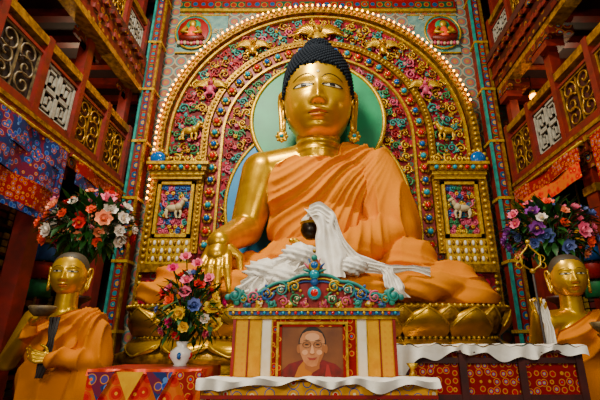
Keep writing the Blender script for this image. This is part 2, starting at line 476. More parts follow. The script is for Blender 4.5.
# painted panels above the arch, each with a seated figure in a round nimbus
def medallion(x, z):
    m = MB('painted_buddha_panel')
    y = 10.215; sg = 1 if x > 0 else -1
    xa, xb = x-sg*1.05, x+sg*.52
    m.b2(xa, xb, y+.04, y+.07, z-.78, z+.72, muralp)
    for za in (z-.78, z+.68): m.b2(xa, xb, y+.02, y+.07, za, za+.05, goldl)
    for k in range(16):
        u = random.random(); xx = xa+(xb-xa)*u; zz = z-.68+1.3*random.random()
        if (xx-x)**2+(zz-z)**2 < .42: continue
        scroll(m, xx, y+.02, zz, .09, random.random()*6, 1, random.choice([muralc, teal, pink, muralc]), .014)
    m.sph((x, y, z), (.56, .05, .64), teal, 28, 6); m.sph((x, y-.02, z), (.50, .06, .57), red, 28, 6)
    m.sph((x, y-.06, z+.2), (.24, .05, .24), greenh, 20, 6)
    m.tube([(x, y-.1, z-.3), (x, y-.1, z-.1), (x, y-.1, z+.06)], [.17, .15, .1], fl['orange'], 10)
    m.tube([(x-.36, y-.1, z-.3), (x, y-.13, z-.36), (x+.36, y-.1, z-.3)], [.08, .12, .08], redg, 10)
    m.sph((x, y-.14, z+.2), (.11, .07, .13), goldl, 12, 8); m.sph((x, y-.12, z+.3), (.1, .06, .07), hairm, 12, 8)
    for k in range(9): m.sph((x-.4+.1*k, y-.08, z-.47), (.06, .05, .07), pink if k % 2 else muralc, 8, 6)
    for s in (-1, 1): m.tube([(x+s*.17, y-.16, z+.04), (x+s*.29, y-.18, z-.14), (x+s*.06, y-.24, z-.22)], [.07, .06, .04], goldl)
    ring = [(x+.56*math.cos(a), y-.02, z+.64*math.sin(a)) for a in np.linspace(0, 2*pi, 40, endpoint=False)]
    m.tube(ring, .03, goldl, 6, True)
    return m.build()

# ================================================================== ARCH
AZ = 5.3
def apath(r, zb, n=48, m=8):
    P = [(-r, zb+(AZ-zb)*i/m) for i in range(m)]
    P += [(-r*math.cos(pi*i/n), AZ+r*math.sin(pi*i/n)) for i in range(n+1)]
    P += [(r, AZ-(AZ-zb)*(i+1)/m) for i in range(m)]
    return P
def aband(mb, r0, r1, zb, yf, yb, mat):
    A = apath(r0, zb); B = apath(r1, zb); n = len(A)
    V = [(x, yf, z) for x, z in A]+[(x, yf, z) for x, z in B]+[(x, yb, z) for x, z in A]+[(x, yb, z) for x, z in B]
    F = []
    for i in range(n-1):
        F += [(i, i+1, n+i+1, n+i), (n+i, n+i+1, 3*n+i+1, 3*n+i), (2*n+i, 2*n+i+1, i+1, i)]
    mb.add(V, F, mat, False)
def along(r, zb, step):
    P = np.array(apath(r, zb, 200, 60)); d = np.r_[0, np.cumsum(np.linalg.norm(np.diff(P, axis=0), axis=1))]
    n = max(2, int(d[-1]/step)); t = np.linspace(0, d[-1], n)
    return [(float(np.interp(q, d, P[:, 0])), float(np.interp(q, d, P[:, 1]))) for q in t]
def scroll(m, x, y, z, R, a0, dr, mat, r=.03, turns=1.35):
    P = []
    for i in range(22):
        t = i/21; a = a0+dr*t*turns*2*pi; q = R*(1-.86*t)
        P.append((x+q*math.cos(a), y-.02*t, z+q*math.sin(a)))
    m.tube(P, [r*(1.25-.5*i/21) for i in range(22)], mat, 6)
    m.sph(P[-1], (r*1.9, r*1.6, r*1.9), mat, 7, 5)
    for k in (3, 7, 11):
        a = a0+dr*k/21*turns*2*pi
        m.sph((x+R*1.12*math.cos(a), y, z+R*1.12*math.sin(a)), (r*1.8, r, r*1.8), mat, 7, 5)
def rose(m, x, y, z, r, mat, c):
    for k in range(6):
        a = k*pi/3; m.sph((x+r*.6*math.cos(a), y, z+r*.6*math.sin(a)), (r*.42, r*.25, r*.42), mat, 7, 5)
    m.sph((x, y-r*.2, z), r*.35, c, 8, 6)
medallion(-3.93, 9.12); medallion(3.93, 9.12)
arch = MB('carved_throne_arch')
arch_y = 10.0
aband(arch, .02, 4.4, .6, arch_y, 10.12, archred)
aband(arch, 4.24, 4.45, .3, 9.82, 10.12, goldd); aband(arch, 4.10, 4.16, 4.3, 9.88, arch_y, goldl)
aband(arch, 3.04, 3.22, 2.0, 9.88, arch_y, goldd); aband(arch, 2.62, 2.68, 2.0, 9.9, arch_y, goldl)
aband(arch, 2.70, 3.02, 2.0, 9.95, arch_y, red)
for x, z in along(4.33, .6, .16): arch.sph((x, 9.8, z), .055, goldl, 7, 5)
for i, (x, z) in enumerate(along(2.86, 2.2, .34)):
    rose(arch, x, 9.9, z, .15, goldd, [gemb, gemr, gemd, gemb][i % 4])
    arch.sph((x, 9.86, z), .08, [gemb, gemr, gemd][i % 3], 10, 7)
for x, z in along(3.12, 2.1, .12): arch.sph((x, 9.87, z), .045, goldl, 6, 4)
cols = [teal, goldl, pink, green, goldl, teal, red, goldd]
for r, stp, R in ((3.42, .40, .16), (3.68, .42, .15), (3.93, .40, .15), (2.42, .34, .13), (2.16, .34, .13), (1.93, .4, .12)):
    for i, (x, z) in enumerate(along(r, 4.5 if r > 3 else 2.2, stp)):
        scroll(arch, x, 9.95, z, R, random.random()*6.28, random.choice((-1, 1)), random.choice(cols), .021)
for r, stp in ((3.55, .33), (3.81, .35), (2.29, .33), (3.3, .5), (2.05, .4)):
    for i, (x, z) in enumerate(along(r, 4.5 if r > 3 else 2.2, stp)):
        rose(arch, x+random.uniform(-.03, .03), 9.93, z, .065, random.choice([pink, goldl, teal, goldd]), random.choice([gemr, gemb, goldl, white]))
# ledges, side panels
for s in (-1, 1):
    for z0, z1, e in ((3.95, 4.05, 0), (4.05, 4.15, .06), (4.15, 4.3, .12), (4.3, 4.38, .18)):
        arch.b2(s*(3.05-e), s*(4.40+e*.5), 9.75-e, 10.1, z0, z1, goldl if z1 != 4.3 else goldd)
    for k in range(9): arch.sph((s*(3.1+k*.16), 9.6, 4.22), .06, [gemb, goldl, gemr][k % 3], 8, 6)
    arch.b2(s*3.25, s*4.2, 9.92, 10.05, 2.45, 3.88, archred)
    for (a, b, c, d) in ((3.25, 3.33, 2.4, 3.9), (4.12, 4.2, 2.4, 3.9), (3.25, 4.2, 2.4, 2.48), (3.25, 4.2, 3.82, 3.9)):
        arch.b2(s*a, s*b, 9.82, 9.95, c, d, goldl)
    for k in range(30):
        scroll(arch, s*(3.42+(k % 5)*.15), 9.9, 2.56+.235*(k//5), .085, random.random()*6, random.choice((-1, 1)), random.choice([teal, green, pink, blue, red, goldl]), .018)
    for k in range(16): rose(arch, s*(3.48+(k % 4)*.16), 9.87, 2.68+.3*(k//4), .055, random.choice([pink, teal, goldl]), gemr)
    arch.b2(s*3.2, s*4.25, 9.8, 10.1, 1.7, 2.35, goldl)
    for k in range(30):
        arch.sph((s*(3.28+(k % 10)*.1), 9.79, 1.84+.2*(k//10)), (.04, .03, .07), goldd if k % 2 else cream, 6, 4)
    arch.b2(s*3.1, s*4.35, 9.7, 10.1, 1.5, 1.7, goldd); arch.b2(s*3.2, s*4.3, 9.8, 10.1, .6, 1.5, archred)
    # blue jewelled boss
    arch.sph((s*4.25, 9.68, 4.5), (.2, .12, .2), gemd, 16, 10)
    for k in range(10):
        arch.sph((s*4.25+.24*math.cos(k*pi/5), 9.72, 4.5+.24*math.sin(k*pi/5)), .06, goldl, 7, 5)
def beast(m, x, y, z, s, f, mat, mane):
    m.sph((x, y, z), (.3*s, .09, .14*s), mat, 14, 8)
    m.sph((x+f*.2*s, y-.02, z+.04*s), (.14*s, .1, .15*s), mat, 12, 8)
    m.tube([(x+f*.22*s, y, z+.05*s), (x+f*.34*s, y-.03, z+.22*s), (x+f*.38*s, y-.04, z+.33*s)], [.11*s, .08*s, .07*s], mat, 8)
    m.tube([(x+f*.36*s, y-.05, z+.34*s), (x+f*.52*s, y-.06, z+.27*s)], [.075*s, .05*s], mat, 8)
    for k in range(6): m.sph((x+f*(.16+.035*k)*s, y-.02, z+(.16+.05*k)*s), .05*s, mane, 7, 5)
    for dx, kn in ((.22, .1), (.14, -.03), (-.2, -.08), (-.26, .05)):
        m.tube([(x+f*dx*s, y, z-.05*s), (x+f*(dx+kn)*s, y-.03, z-.2*s), (x+f*(dx+kn*.3)*s, y, z-.36*s), (x+f*(dx+kn*.3+.05)*s, y, z-.37*s)], [.07*s, .045*s, .035*s, .035*s], mat, 7)
    m.tube([(x-f*.28*s, y, z+.04*s), (x-f*.42*s, y, z+.14*s), (x-f*.4*s, y, z+.3*s), (x-f*.5*s, y, z+.36*s)], [.03*s, .04*s, .04*s, .02*s], mane, 6)
def birdman(m, x, y, z, s, mat, wing):
    m.sph((x, y, z), (.16*s, .1, .22*s), mat, 12, 9); m.sph((x, y-.05, z+.28*s), (.11*s, .1, .12*s), mat, 12, 9)
    m.tube([(x, y-.12, z+.27*s), (x, y-.22, z+.2*s)], [.05*s, .015*s], goldl, 6)
    m.sph((x, y-.03, z+.42*s), (.06*s, .05, .08*s), gemr, 8, 6)
    for q in (-1, 1):
        for k in range(6):
            a = .15+k*.22; L = (.62-.04*k)*s
            m.tube([(x+q*.1*s, y, z+.12*s), (x+q*(.1*s+L*.6*math.cos(a)), y-.03, z+.12*s+L*.6*math.sin(a)), (x+q*(.1*s+L*math.cos(a-.25)), y, z+.12*s+L*math.sin(a-.25))], [.03*s, .055*s, .02*s], wing, 6)
        m.tube([(x+q*.1*s, y, z+.1*s), (x+q*.26*s, y-.08, z), (x+q*.14*s, y-.12, z+.1*s)], [.05*s, .04*s, .035*s], mat, 7)
        m.tube([(x+q*.07*s, y, z-.12*s), (x+q*.2*s, y-.05, z-.26*s), (x+q*.12*s, y, z-.4*s)], [.08*s, .05*s, .03*s], mat, 7)
        m.tube([(x+q*.05*s, y-.03, z+.37*s), (x+q*.14*s, y-.03, z+.48*s), (x+q*.08*s, y-.03, z+.56*s)], [.025*s, .02*s, .01*s], goldl, 6)
birdman(arch, 0, 9.82, 8.55, 1.1, goldl, gold)
for s in (-1, 1):
    birdman(arch, s*1.95, 9.85, 8.15, .75, gold, goldl)
    birdman(arch, s*3.1, 9.85, 6.75, .7, pink, goldl)
    beast(arch, s*3.55, 9.82, 5.4, .7, -s, goldl, teal)
    beast(arch, s*3.72, 9.8, 3.15, .68, -s, muralc, pink)
    for k in range(4): scroll(arch, s*(3.2+.3*k), 9.8, 4.55, .13, k, s, goldl, .025)
arch.build()

nim = MB('painted_nimbus')
def disc(m, c, r, y, th, mat, n=64, sz=1):
    P = [(c[0]+r*math.cos(2*pi*i/n), c[1]+r*sz*math.sin(2*pi*i/n)) for i in range(n)]
    m.prism(P, y, y+th, mat)
disc(nim, (0, 3.3), 2.4, 9.84, .04, blueh, sz=1.02)
nim.tube([(2.4*math.cos(a), 9.84, 3.3+2.45*math.sin(a)) for a in np.linspace(0, 2*pi, 80, endpoint=False)], .05, goldl, 6, True)
disc(nim, (0, 5.75), 1.82, 9.76, .05, greenh)
nim.tube([(1.84*math.cos(a), 9.76, 5.75+1.84*math.sin(a)) for a in np.linspace(0, 2*pi, 80, endpoint=False)], .06, goldl, 8, True)
nim.build()

sl = MB('string_lights')
pts = [p for p in along(4.41, 3.4, .17) if not (p[0] > 0 and p[1] < 6.3)]
for x, z in pts: sl.sph((x, 9.72, z), .034, bulb, 6, 4)
sl.tube([(x, 9.75, z) for x, z in pts], .008, black, 4)
sl.build()

# pillars
for s in (-1, 1):
    m = MB('painted_pillar'); x = s*4.74
    m.b2(x-.14, x+.14, 9.55, 9.89, -ZC, 11.9, redg)
    for k in (-1, 1): m.b2(x+k*.15-.03, x+k*.15+.03, 9.5, 9.58, -ZC, 11.9, [teal, goldd][k > 0])
    m.b2(x-.05, x+.05, 9.51, 9.56, -ZC, 11.9, frieze)
    for z in np.arange(-1.5, 11.5, 1.6): m.b2(x-.19, x+.19, 9.49, 9.9, z, z+.07, goldl)
    m.b2(x-.2, x+.2, 9.45, 9.95, -ZC, -ZC+.3, goldd)
    m.build()

# ================================================================== GALLERIES
M_dark_scroll = M('carved_scroll_grey_gold', '7c6c50', .5, .3, '40342a', 10)
def railing(m, s, z0, z1, y0, y1, step, kinds):
    X = s*5.05
    m.b2(X-.09, X+.09, y0, y1, z1-.12, z1+.05, goldd); m.b2(X-.07, X+.07, y0, y1, z0, z0+.12, redg)
    m.b2(X-.05, X+.05, y0, y1, z1-.3, z1-.24, redg)
    n = int(round((y1-y0)/step))
    for k in range(n+1):
        y = y0+k*step
        m.b2(X-.1, X+.1, y-.07, y+.07, z0, z1+.1, redg)
        if k == n: break
        a, b = y+.09, y+step-.09; c, d = z0+.14, z1-.32
        kd = kinds[k % len(kinds)]; xc = X
        def bar(u0, v0, u1, v1, mat, w=.022):
            ya, za = a+(b-a)*u0, c+(d-c)*v0; yb, zb = a+(b-a)*u1, c+(d-c)*v1
            m.b2(xc-w, xc+w, min(ya, yb)-w, max(ya, yb)+w, min(za, zb)-w, max(za, zb)+w, mat)
        if kd == 'fret':
            mt = fretm
            for (i, j) in ((0, 0), (1, 0), (0, 1), (1, 1)):
                def B(q0, r0, q1, r1):
                    f = lambda q, r_: ((.5+q*.48) if i else (.5-q*.48), (.5+r_*.48) if j else (.5-r_*.48))
                    A, D = f(q0, r0), f(q1, r1); bar(A[0], A[1], D[0], D[1], mt)
                B(.05, 1, 1, 1); B(1, .05, 1, 1); B(.05, .05, .05, 1); B(.05, .05, .8, .05); B(.8, .05, .8, .8); B(.28, .8, .8, .8); B(.28, .28, .28, .8); B(.28, .28, .55, .28); B(.55, .28, .55, .58)
        else:
            mt = goldd if kd == 'gold' else M_dark_scroll
            m.b2(xc+s*.03, xc+s*.05, a, b, c, d, redd if kd == 'gold' else wood)
            for u in (.25, .75):
                for v in (.2, .5, .8):
                    P = []
                    dr = 1 if (u > .5) ^ (v > .4) else -1
                    for i in range(20):
                        t = i/19; q = .24*(b-a)*(1-.85*t); an = dr*t*8.5+v*5
                        P.append((xc-s*.01, a+(b-a)*u+q*math.cos(an), c+(d-c)*v+q*math.sin(an)))
                    m.tube(P, .02, mt, 5)
            for u in (0, .5, 1): bar(u, 0, u, 1, mt, .015)
            bar(0, 0, 1, 0, mt); bar(0, 1, 1, 1, mt)
YE = 9.42
for s in (-1, 1):
    m = MB('gallery_balcony'); X = s*5.05
    m.b2(X, s*7.95, 1.5, 10.25, 3.5, 3.7, redd)
    m.b2(X-.13, X+.13, 1.5, YE, 3.48, 3.74, redg)
    m.b2(X-s*.15, X-s*.12, 1.5, YE, 3.58, 3.66, goldd)
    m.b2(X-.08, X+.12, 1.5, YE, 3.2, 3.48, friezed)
    for y in np.arange(1.7, 9.3, .24): m.b2(X-s*.17, X, y, y+.1, 3.4, 3.5, goldd if int(y*10) % 2 else redg)
    railing(m, s, 3.74, 5.2, 2.8, 9.4, 1.1, ['scroll', 'gold', 'scroll', 'fret', 'gold', 'gold'] if s < 0 else ['gold', 'scroll', 'gold', 'gold', 'fret', 'gold'])
    # upper frieze
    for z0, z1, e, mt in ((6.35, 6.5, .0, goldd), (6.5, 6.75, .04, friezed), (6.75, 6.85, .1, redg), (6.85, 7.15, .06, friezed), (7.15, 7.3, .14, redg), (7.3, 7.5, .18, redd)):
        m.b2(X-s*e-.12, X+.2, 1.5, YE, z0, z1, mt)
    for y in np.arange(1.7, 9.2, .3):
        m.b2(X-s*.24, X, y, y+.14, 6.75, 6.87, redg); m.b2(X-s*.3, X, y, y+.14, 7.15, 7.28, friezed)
    m.b2(X, s*7.95, 1.5, 10.25, 6.6, 6.8, ceilm)
    for y in np.arange(1.9, 10.1, .8): m.b2(s*5.2, s*7.95, y, y+.18, 6.4, 6.6, redg)
    for y in (3.0, 5.2, 7.4, 9.3):
        m.b2(X-.11+s*.15, X+.11+s*.15, y-.11, y+.11, 3.7, 6.35, redg)
        m.b2(X-.12, X+.3*s+.12, y-.5, min(YE, y+.5), 6.15, 6.35, friezed); m.b2(X-.1, X+.2*s+.1, y-.3, min(YE, y+.3), 5.98, 6.15, redg)
    for y in (4.2, 6.9, 9.2):
        m.b2(s*5.17-.15, s*5.17+.15, y-.15, y+.15, -ZC, 3.2, redg)
        m.b2(s*5.17-.17, s*5.17+.17, y-.45, min(YE, y+.45), 2.95, 3.2, friezed); m.b2(s*5.17-.18, s*5.17+.18, y-.18, y+.18, 2.5, 2.65, goldd)
    # second railing & clerestory
    railing(m, s, 7.5, 8.7, 2.8, 9.4, 1.1, ['gold', 'fret'])
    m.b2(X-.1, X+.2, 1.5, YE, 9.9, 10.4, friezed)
    for y in (3.0, 5.2, 7.4, 9.3): m.b2(s*5.2-.1, s*5.2+.1, y-.1, y+.1, 7.5, 11.95, redg)
    m.build()
    w = MB('window_%d' % (1 if s < 0 else 2))
    for k in range(7):
        y = 3.1+k
        w.b2(s*6.6, s*6.65, y, y+.8, 7.9, 9.8, glass)
        for q in (0, .4, .8): w.b2(s*6.55, s*6.68, y+q-.03, y+q+.03, 7.85, 9.85, redg)
        for q in (7.85, 8.5, 9.15, 9.8): w.b2(s*6.55, s*6.68, y-.03, y+.83, q, q+.05, redg)
    w.b2(s*6.7, s*6.8, 2.9, 10.2, 6.9, 11.95, wood)
    w.build()
    b = MB('scripture_shelf')
    b.b2(s*6.9, s*7.2, 3, 10.2, -ZC, 3.3, wood)
    for z in np.arange(-ZC, 3.3, .55): b.b2(s*6.3, s*7.2, 3, 10.2, z, z+.06, redd)
    for y in np.arange(3, 10.3, .9): b.b2(s*6.28, s*7.2, y-.04, y+.04, -ZC, 3.3, redg)
    for z in np.arange(-ZC+.06, 3.0, .55):
        for y in np.arange(3.08, 10.0, .9):
            for q in range(3):
                if random.random() < .85:
                    h = .1+.03*random.random()
                    b.b2(s*(6.35+.08*random.random()), s*6.9, y+.04, y+.74, z+q*.15, z+q*.15+h, random.choice(bookm))
                    b.b2(s*6.33, s*6.36, y+.3, y+.42, z+q*.15, z+q*.15+h, goldl)
    b.build()
m = MB('ceiling_lamp'); m.sph((5.62, 9.0, 5.95), .09, bulb, 14, 10); m.lathe([(.0, .16), (.06, .14), (.1, .03), (.09, .03)], (5.62, 9.0, 5.98), goldl, 14)
m.tube([(5.62, 9.0, 6.1), (5.62, 9.0, 6.58)], .012, black, 5); m.build()

def hang(name, s, y0, y1, z0, z1, mats, off=.24, border=None):
    m = MB(name); n = len(mats)
    for k, mt in enumerate(mats):
        za, zb = z1-(z1-z0)*k/n, z1-(z1-z0)*(k+1)/n
        m.grid(lambda u, v: (s*(5.05-off-.04*math.sin(u*9+k)), y0+(y1-y0)*u, za+(zb-za)*v), 24, 4, mt)
    if border:
        e = .12
        for a, b, c, d in ((y0-e, y0, z0-e, z1), (y1, y1+e, z0-e, z1), (y0, y1, z0-e, z0)):
            m.b2(s*(5.05-off-.02), s*(5.05-off+.02), a, b, c, d, border)
    m.tube([(s*(5.05-off), y0-.15, z1+.02), (s*(5.05-off), y1+.15, z1+.02)], .03, goldl, 8)
    for y in (y0, y1): m.tube([(s*(5.05-off), y, z1), (s*4.93, y, z1+.1)], .012, goldl, 5)
    return m.build()
hang('thangka_banner', -1, 5.35, 6.85, 2.05, 3.36, [broc_blue, broc_blue, broc_red], border=broc_blue)
hang('thangka_banner', -1, 3.6, 4.95, 2.2, 3.36, [broc_orange, broc_red], border=broc_blue)
hang('pleated_valance', -1, 7.3, 9.2, 2.85, 3.36, [broc_red, broc_blue])
hang('pleated_valance', 1, 6.7, 9.2, 2.75, 3.36, [broc_red, broc_orange])
hang('thangka_banner', 1, 5.0, 6.2, 2.0, 3.36, [broc_red, broc_orange, redg], border=broc_red)
for s in (-1, 1):
    m = MB('victory_banner'); y = 8.2; x = s*5.65
    for k in range(5):
        m.lathe([(.2, .34), (.27, 0), (.25, 0), (.1, .3)], (x, y, 2.2-k*.36), [red, cloth_y, blue, red, green][k], 16)
    m.tube([(x, y, 3.45), (x, y, .6)], .02, goldl, 6); m.build()

# ================================================================== PEDESTAL
def sup(a, b, t, p=3.2):
    c, s = math.cos(t), math.sin(t)
    return a*math.copysign(abs(c)**(2/p), c), b*math.copysign(abs(s)**(2/p), s)
ped = MB('lotus_pedestal'); cy = 8.62
def ring(a, b, z, n=96): return [(sup(a, b, 2*pi*i/n)[0], cy+sup(a, b, 2*pi*i/n)[1], z) for i in range(n)]
prof = [(3.3, 1.0, -.45), (3.95, 1.2, -.45), (3.95, 1.2, -.3), (3.8, 1.12, -.25), (3.45, .95, 0.02), (3.45, .95, .1), (3.75, 1.1, .45), (3.85, 1.18, .52), (3.85, 1.18, .57), (3.6, 1.1, .6), (.1, .1, .6)]
V = []; F = []
for a, b, z in prof: V += ring(a, b, z)
for j in range(len(prof)-1):
    for i in range(96):
        k = (i+1) % 96; F.append((j*96+i, j*96+k, (j+1)*96+k, (j+1)*96+i))
ped.add(V, F, goldd)
def petal(m, P, N, T, w, h, up, mat, dz0):
    def fn(u, v):
        uu = 2*u-1
        wd = w/2*min(1, (1.02-v**3)**.6+.0)*(.82+.18*math.sin(pi*v))
        if v > .999: wd = 0
        o = .26*math.sin(pi*min(1, v*1.0)*.85)*(1-.6*uu*uu)+(.15*v**4)+.02
        return (P[0]+T[0]*wd*uu+N[0]*o, P[1]+T[1]*wd*uu+N[1]*o, P[2]+up*(h*v)*(1-.06*uu*uu))
    m.grid(fn, 12, 12, mat)
    m.tube([fn(u, .93-.75*abs(2*u-1)**2.2) for u in np.linspace(.06, .94, 13)], .02, goldl, 5)
TT = np.linspace(0, 2*pi, 2000)
PP = np.array([sup(3.55, 1.05, t) for t in TT]); dd = np.r_[0, np.cumsum(np.linalg.norm(np.diff(PP, axis=0), axis=1))]
def around(n, ph):
    for i in range(n):
        q = ((i+ph)/n % 1)*dd[-1]
        x, y = np.interp(q, dd, PP[:, 0]), np.interp(q, dd, PP[:, 1])
        x2, y2 = np.interp((q+.01) % dd[-1], dd, PP[:, 0]), np.interp((q+.01) % dd[-1], dd, PP[:, 1])
        t = nrm((x2-x, y2-y, 0)); nn = np.array([t[1], -t[0], 0])
        yield (x, cy+y), nn, t
for (p, n_, t_) in around(19, .5):
    petal(ped, (p[0], p[1], .02), n_, t_, .94, .53, 1, gold, 0)
    petal(ped, (p[0], p[1], -.02), n_, t_, .94, .32, -1, gold, 0)
for (p, n_, t_) in around(19, 0):
    petal(ped, (p[0]-n_[0]*.07, p[1]-n_[1]*.07, .08), n_, t_, .7, .5, 1, goldd, 0)
for (p, n_, t_) in around(150, 0):
    ped.sph((p[0]*1.075+n_[0]*.0, cy+(p[1]-cy)*1.1, .565), .04, goldl, 6, 4)
    ped.sph((p[0], p[1]-.0, .0), .04, goldl, 6, 4)
ped.build()
alt = MB('altar_base')
alt.b2(-4.1, 4.1, 7.25, 10.2, -ZC, -.47, altar_p)
for z0, z1, e, mt in ((-.57, -.45, .12, goldd), (-.75, -.66, .06, red), (-1.3, -1.2, .06, goldl), (-ZC, -ZC+.2, .1, goldd)):
    alt.b2(-4.1-e, 4.1+e, 7.25-e, 10.2, z0, z1, mt)
for k in range(11): alt.b2(-4.1+k*.8, -4.0+k*.8, 7.2, 7.25, -1.2, -.75, goldl)
alt.build()

# ================================================================== BUDDHA
gp = [('c', (-.1, 9.15, 4.15), .5, (-1.32, 9.15, 3.88), .50), ('c', (-1.36, 9.12, 3.85), .52, (-1.66, 8.95, 2.35), .38),
      ('c', (-1.66, 8.95, 2.35), .38, (-1.93, 7.72, 1.78), .25),
      ('c', (0, 9.0, 4.2), .56, (0, 8.85, 4.95), .52)]
rp = [('c', (.1, 9.15, 4.15), .5, (1.35, 9.15, 3.92), .52), ('e', (0, 9.15, 3.35), (1.38, .82, .98)), ('e', (0, 9.15, 2.45), (1.12, .78, .95)),
      ('e', (0, 9.15, 1.5), (1.45, .95, .8)), ('c', (1.4, 9.12, 3.85), .56, (1.75, 8.9, 2.3), .55), ('c', (1.75, 8.9, 2.3), .5, (.45, 8.0, 1.6), .33),
      ('c', (-.8, 9.1, 1.2), .68, (-2.9, 8.35, 1.0), .44), ('c', (.8, 9.1, 1.2), .68, (2.9, 8.35, 1.0), .44),
      ('c', (-2.9, 8.35, .98), .42, (.5, 7.7, .9), .36), ('c', (2.9, 8.35, .98), .42, (-.5, 7.72, .9), .36),
      ('e', (0, 8.3, .92), (3.3, 1.1, .38)), ('e', (1.95, 8.6, 1.45), (.62, .55, .6)), ('e', (-2.95, 8.3, .8), (.64, .66, .3)), ('e', (2.95, 8.3, .8), (.64, .66, .3)),
      ('e', (0, 8.1, 1.1), (1.2, .7, .35))]
V, F, N = remesh(gp+rp, .03, 8)
dg_ = np.min([prim_sd(V, p) for p in gp], 0); dr_ = np.min([prim_sd(V, p) for p in rp], 0)
x, y, z = V.T
line = 4.28+.36*x-z-.12*np.clip(-x-.6, 0, 1)
neck = prim_sd(V, gp[3])
arm = np.minimum(prim_sd(V, gp[1]), prim_sd(V, gp[2]))
robe = np.where(x < -.9, np.minimum(line, (arm-dr_)*.8), line)
robe = np.where((z > 4.0), np.minimum(robe, neck-.02+np.clip(x-.5, 0, 1)), robe)
wob = .5*np.sin(x*2.3+z*1.7)+.4*np.sin(y*3.1-z*2.3+x)
ang = np.arctan2(z-5.0, x-2.0)
def rdg(t): return 1-2*np.abs(np.sin(t))**.7
f1 = rdg(ang*21+wob*.9); f1b = rdg(ang*47+wob*2.2)
f2 = rdg((x*1.0-y*.8)*7.5+z*.9+wob*.6)
f3 = rdg(7.5*z+1.6*np.sin(x*.8)+wob*.9+y*1.2)
wl = 1/(1+np.exp((z-1.6)*7)); wa = (1-wl)/(1+np.exp(-(x-1.3)*8)); wt = 1-wl-wa
amp1 = .6+.4*np.sin(ang*7+wob)
fold = wt*(.074*f1*amp1+.034*f1b)+wa*.085*f2*(.65+.35*np.sin(z*3))+wl*(.06*f3+.03*rdg(14*z+3*x+wob*2))
m_ = sst(robe/.05)
V2 = V+N*(m_*(.06+fold*sst(robe/.2)+.05*np.exp(-((robe-.08)/.05)**2)*(z > 1.9)))[:, None]
cr = (1-m_)*(np.abs(x) < .7)*(z > 4.2)*(neck < .03)*.02*np.cos((z-4.2)*2*pi/.22)
V2 += N*cr[:, None]
V2[:, 2] = np.maximum(V2[:, 2], .61)
body = attr_object('robed_body', V2, F, robe, robe_b)
head = make_head('head', (0, 8.72, 5.50), .84, math.radians(6), 0, True, goldf)
hp = hand_prims((-1.93, 7.78, 1.80), (0, -.5, -.86), (0, 1, -.2), (1, 0, 0), 1.3, (.25, .22, .12), .062, .14, .12)
hp.append(('c', (-1.92, 7.85, 1.82), .24, (-1.93, 7.6, 1.5), .2))
hv, hf, _ = remesh(hp, .02, 4)
h1 = MB('right_hand'); h1.add(hv, hf, gold); h1 = h1.build()
hp = hand_prims((.5, 7.75, 1.6), (-1, -.25, -.05), (0, 0, 1), (0, -1, 0), 1.1, (.15, .3, .3), .062, .0, .11)
hv, hf, _ = remesh(hp, .02, 4)
h2 = MB('left_hand'); h2.add(hv, hf, gold); h2 = h2.build()
group('buddha_statue', [body, head, h1, h2])

bowl = MB('alms_bowl')
bc = (-.13, 7.55, 1.80)
bowl.lathe([(.02, 0), (.1, .0), (.17, .06), (.21, .16), (.2, .27), (.17, .31), (.16, .29), (.18, .2), (.08, .1), (.0, .09)], bc, M('bowl_dark_bronze', '241c14', .3, .5), 28)
bowl.lathe([(.18, .28), (.22, .31), (.22, .33), (.16, .33)], bc, goldl, 28)
bowl.lathe([(.19, .32), (.2, .38), (.13, .46), (.06, .52), (0, .54)], bc, khata, 24)
bowl.build()

def smoothpath(P, n=60):
    P = np.array(P, float); d = np.r_[0, np.cumsum(np.linalg.norm(np.diff(P, axis=0), axis=1))]; t = np.linspace(0, d[-1], n)
    Q = np.stack([np.interp(t, d, P[:, k]) for k in range(3)], 1)
    for _ in range(6): Q[1:-1] = (Q[:-2]+Q[1:-1]*2+Q[2:])/4
    return Q
def ribbon(m, P, wd, w, mat, seed=0, amp=.03, nf=3, sag=(0, -1, 0), n=60):
    Q = smoothpath(P, n); wd = np.array(wd, float); sg = np.array(sag, float)
    def fn(u, v):
        k = min(n-1, int(round(v*(n-1)))); p = Q[k]
        s_ = (2*u-1); a = amp*(math.sin(nf*pi*u*2+seed+v*3)+.35*math.sin(v*11+u*5+seed))
        ww = w*(1+.22*math.sin(v*9+seed)+.06*math.sin(v*23+seed*2))
        q = p+wd*s_*ww/2+sg*a; return tuple(q)
    m.grid(fn, 24, n-1, mat)
sc = MB('white_offering_scarf')
ribbon(sc, [(-.2, 7.3, 2.26), (.0, 7.22, 2.34), (.3, 7.2, 2.1), (.45, 7.2, 1.6), (.7, 7.2, 1.28), (1.2, 7.25, 1.18)], (.25, 0, .95), .24, khata, 1, .025)
ribbon(sc, [(-.02, 7.28, 2.32), (.1, 7.2, 2.15), (.18, 7.18, 1.7), (.26, 7.1, 1.3), (.3, 7.02, 1.0)], (1, 0, 0), .44, khata, 2, .04, 2)
ribbon(sc, [(.9, 7.2, 1.25), (1.3, 7.2, 1.16), (1.75, 7.4, 1.22), (2.1, 7.5, 1.16)], (0, -.2, 1), .13, khata, 5, .015, 2)
ribbon(sc, [(1.2, 7.2, 1.2), (1.3, 7.12, 1.0), (1.36, 7.08, .8), (1.5, 7.1, .66)], (1, 0, 0), .28, khata, 3, .04)
ribbon(sc, [(-.25, 7.15, 1.42), (-.6, 7.1, 1.28), (-1.0, 7.12, 1.12), (-1.38, 7.1, .8)], (.2, 0, 1), .26, khata, 4, .05, 2)
ribbon(sc, [(-.1, 7.12, 1.1), (-.5, 7.05, .98), (-1.0, 7.08, .92), (-1.45, 7.05, .72)], (.1, 0, 1), .3, khata, 8, .05, 2)
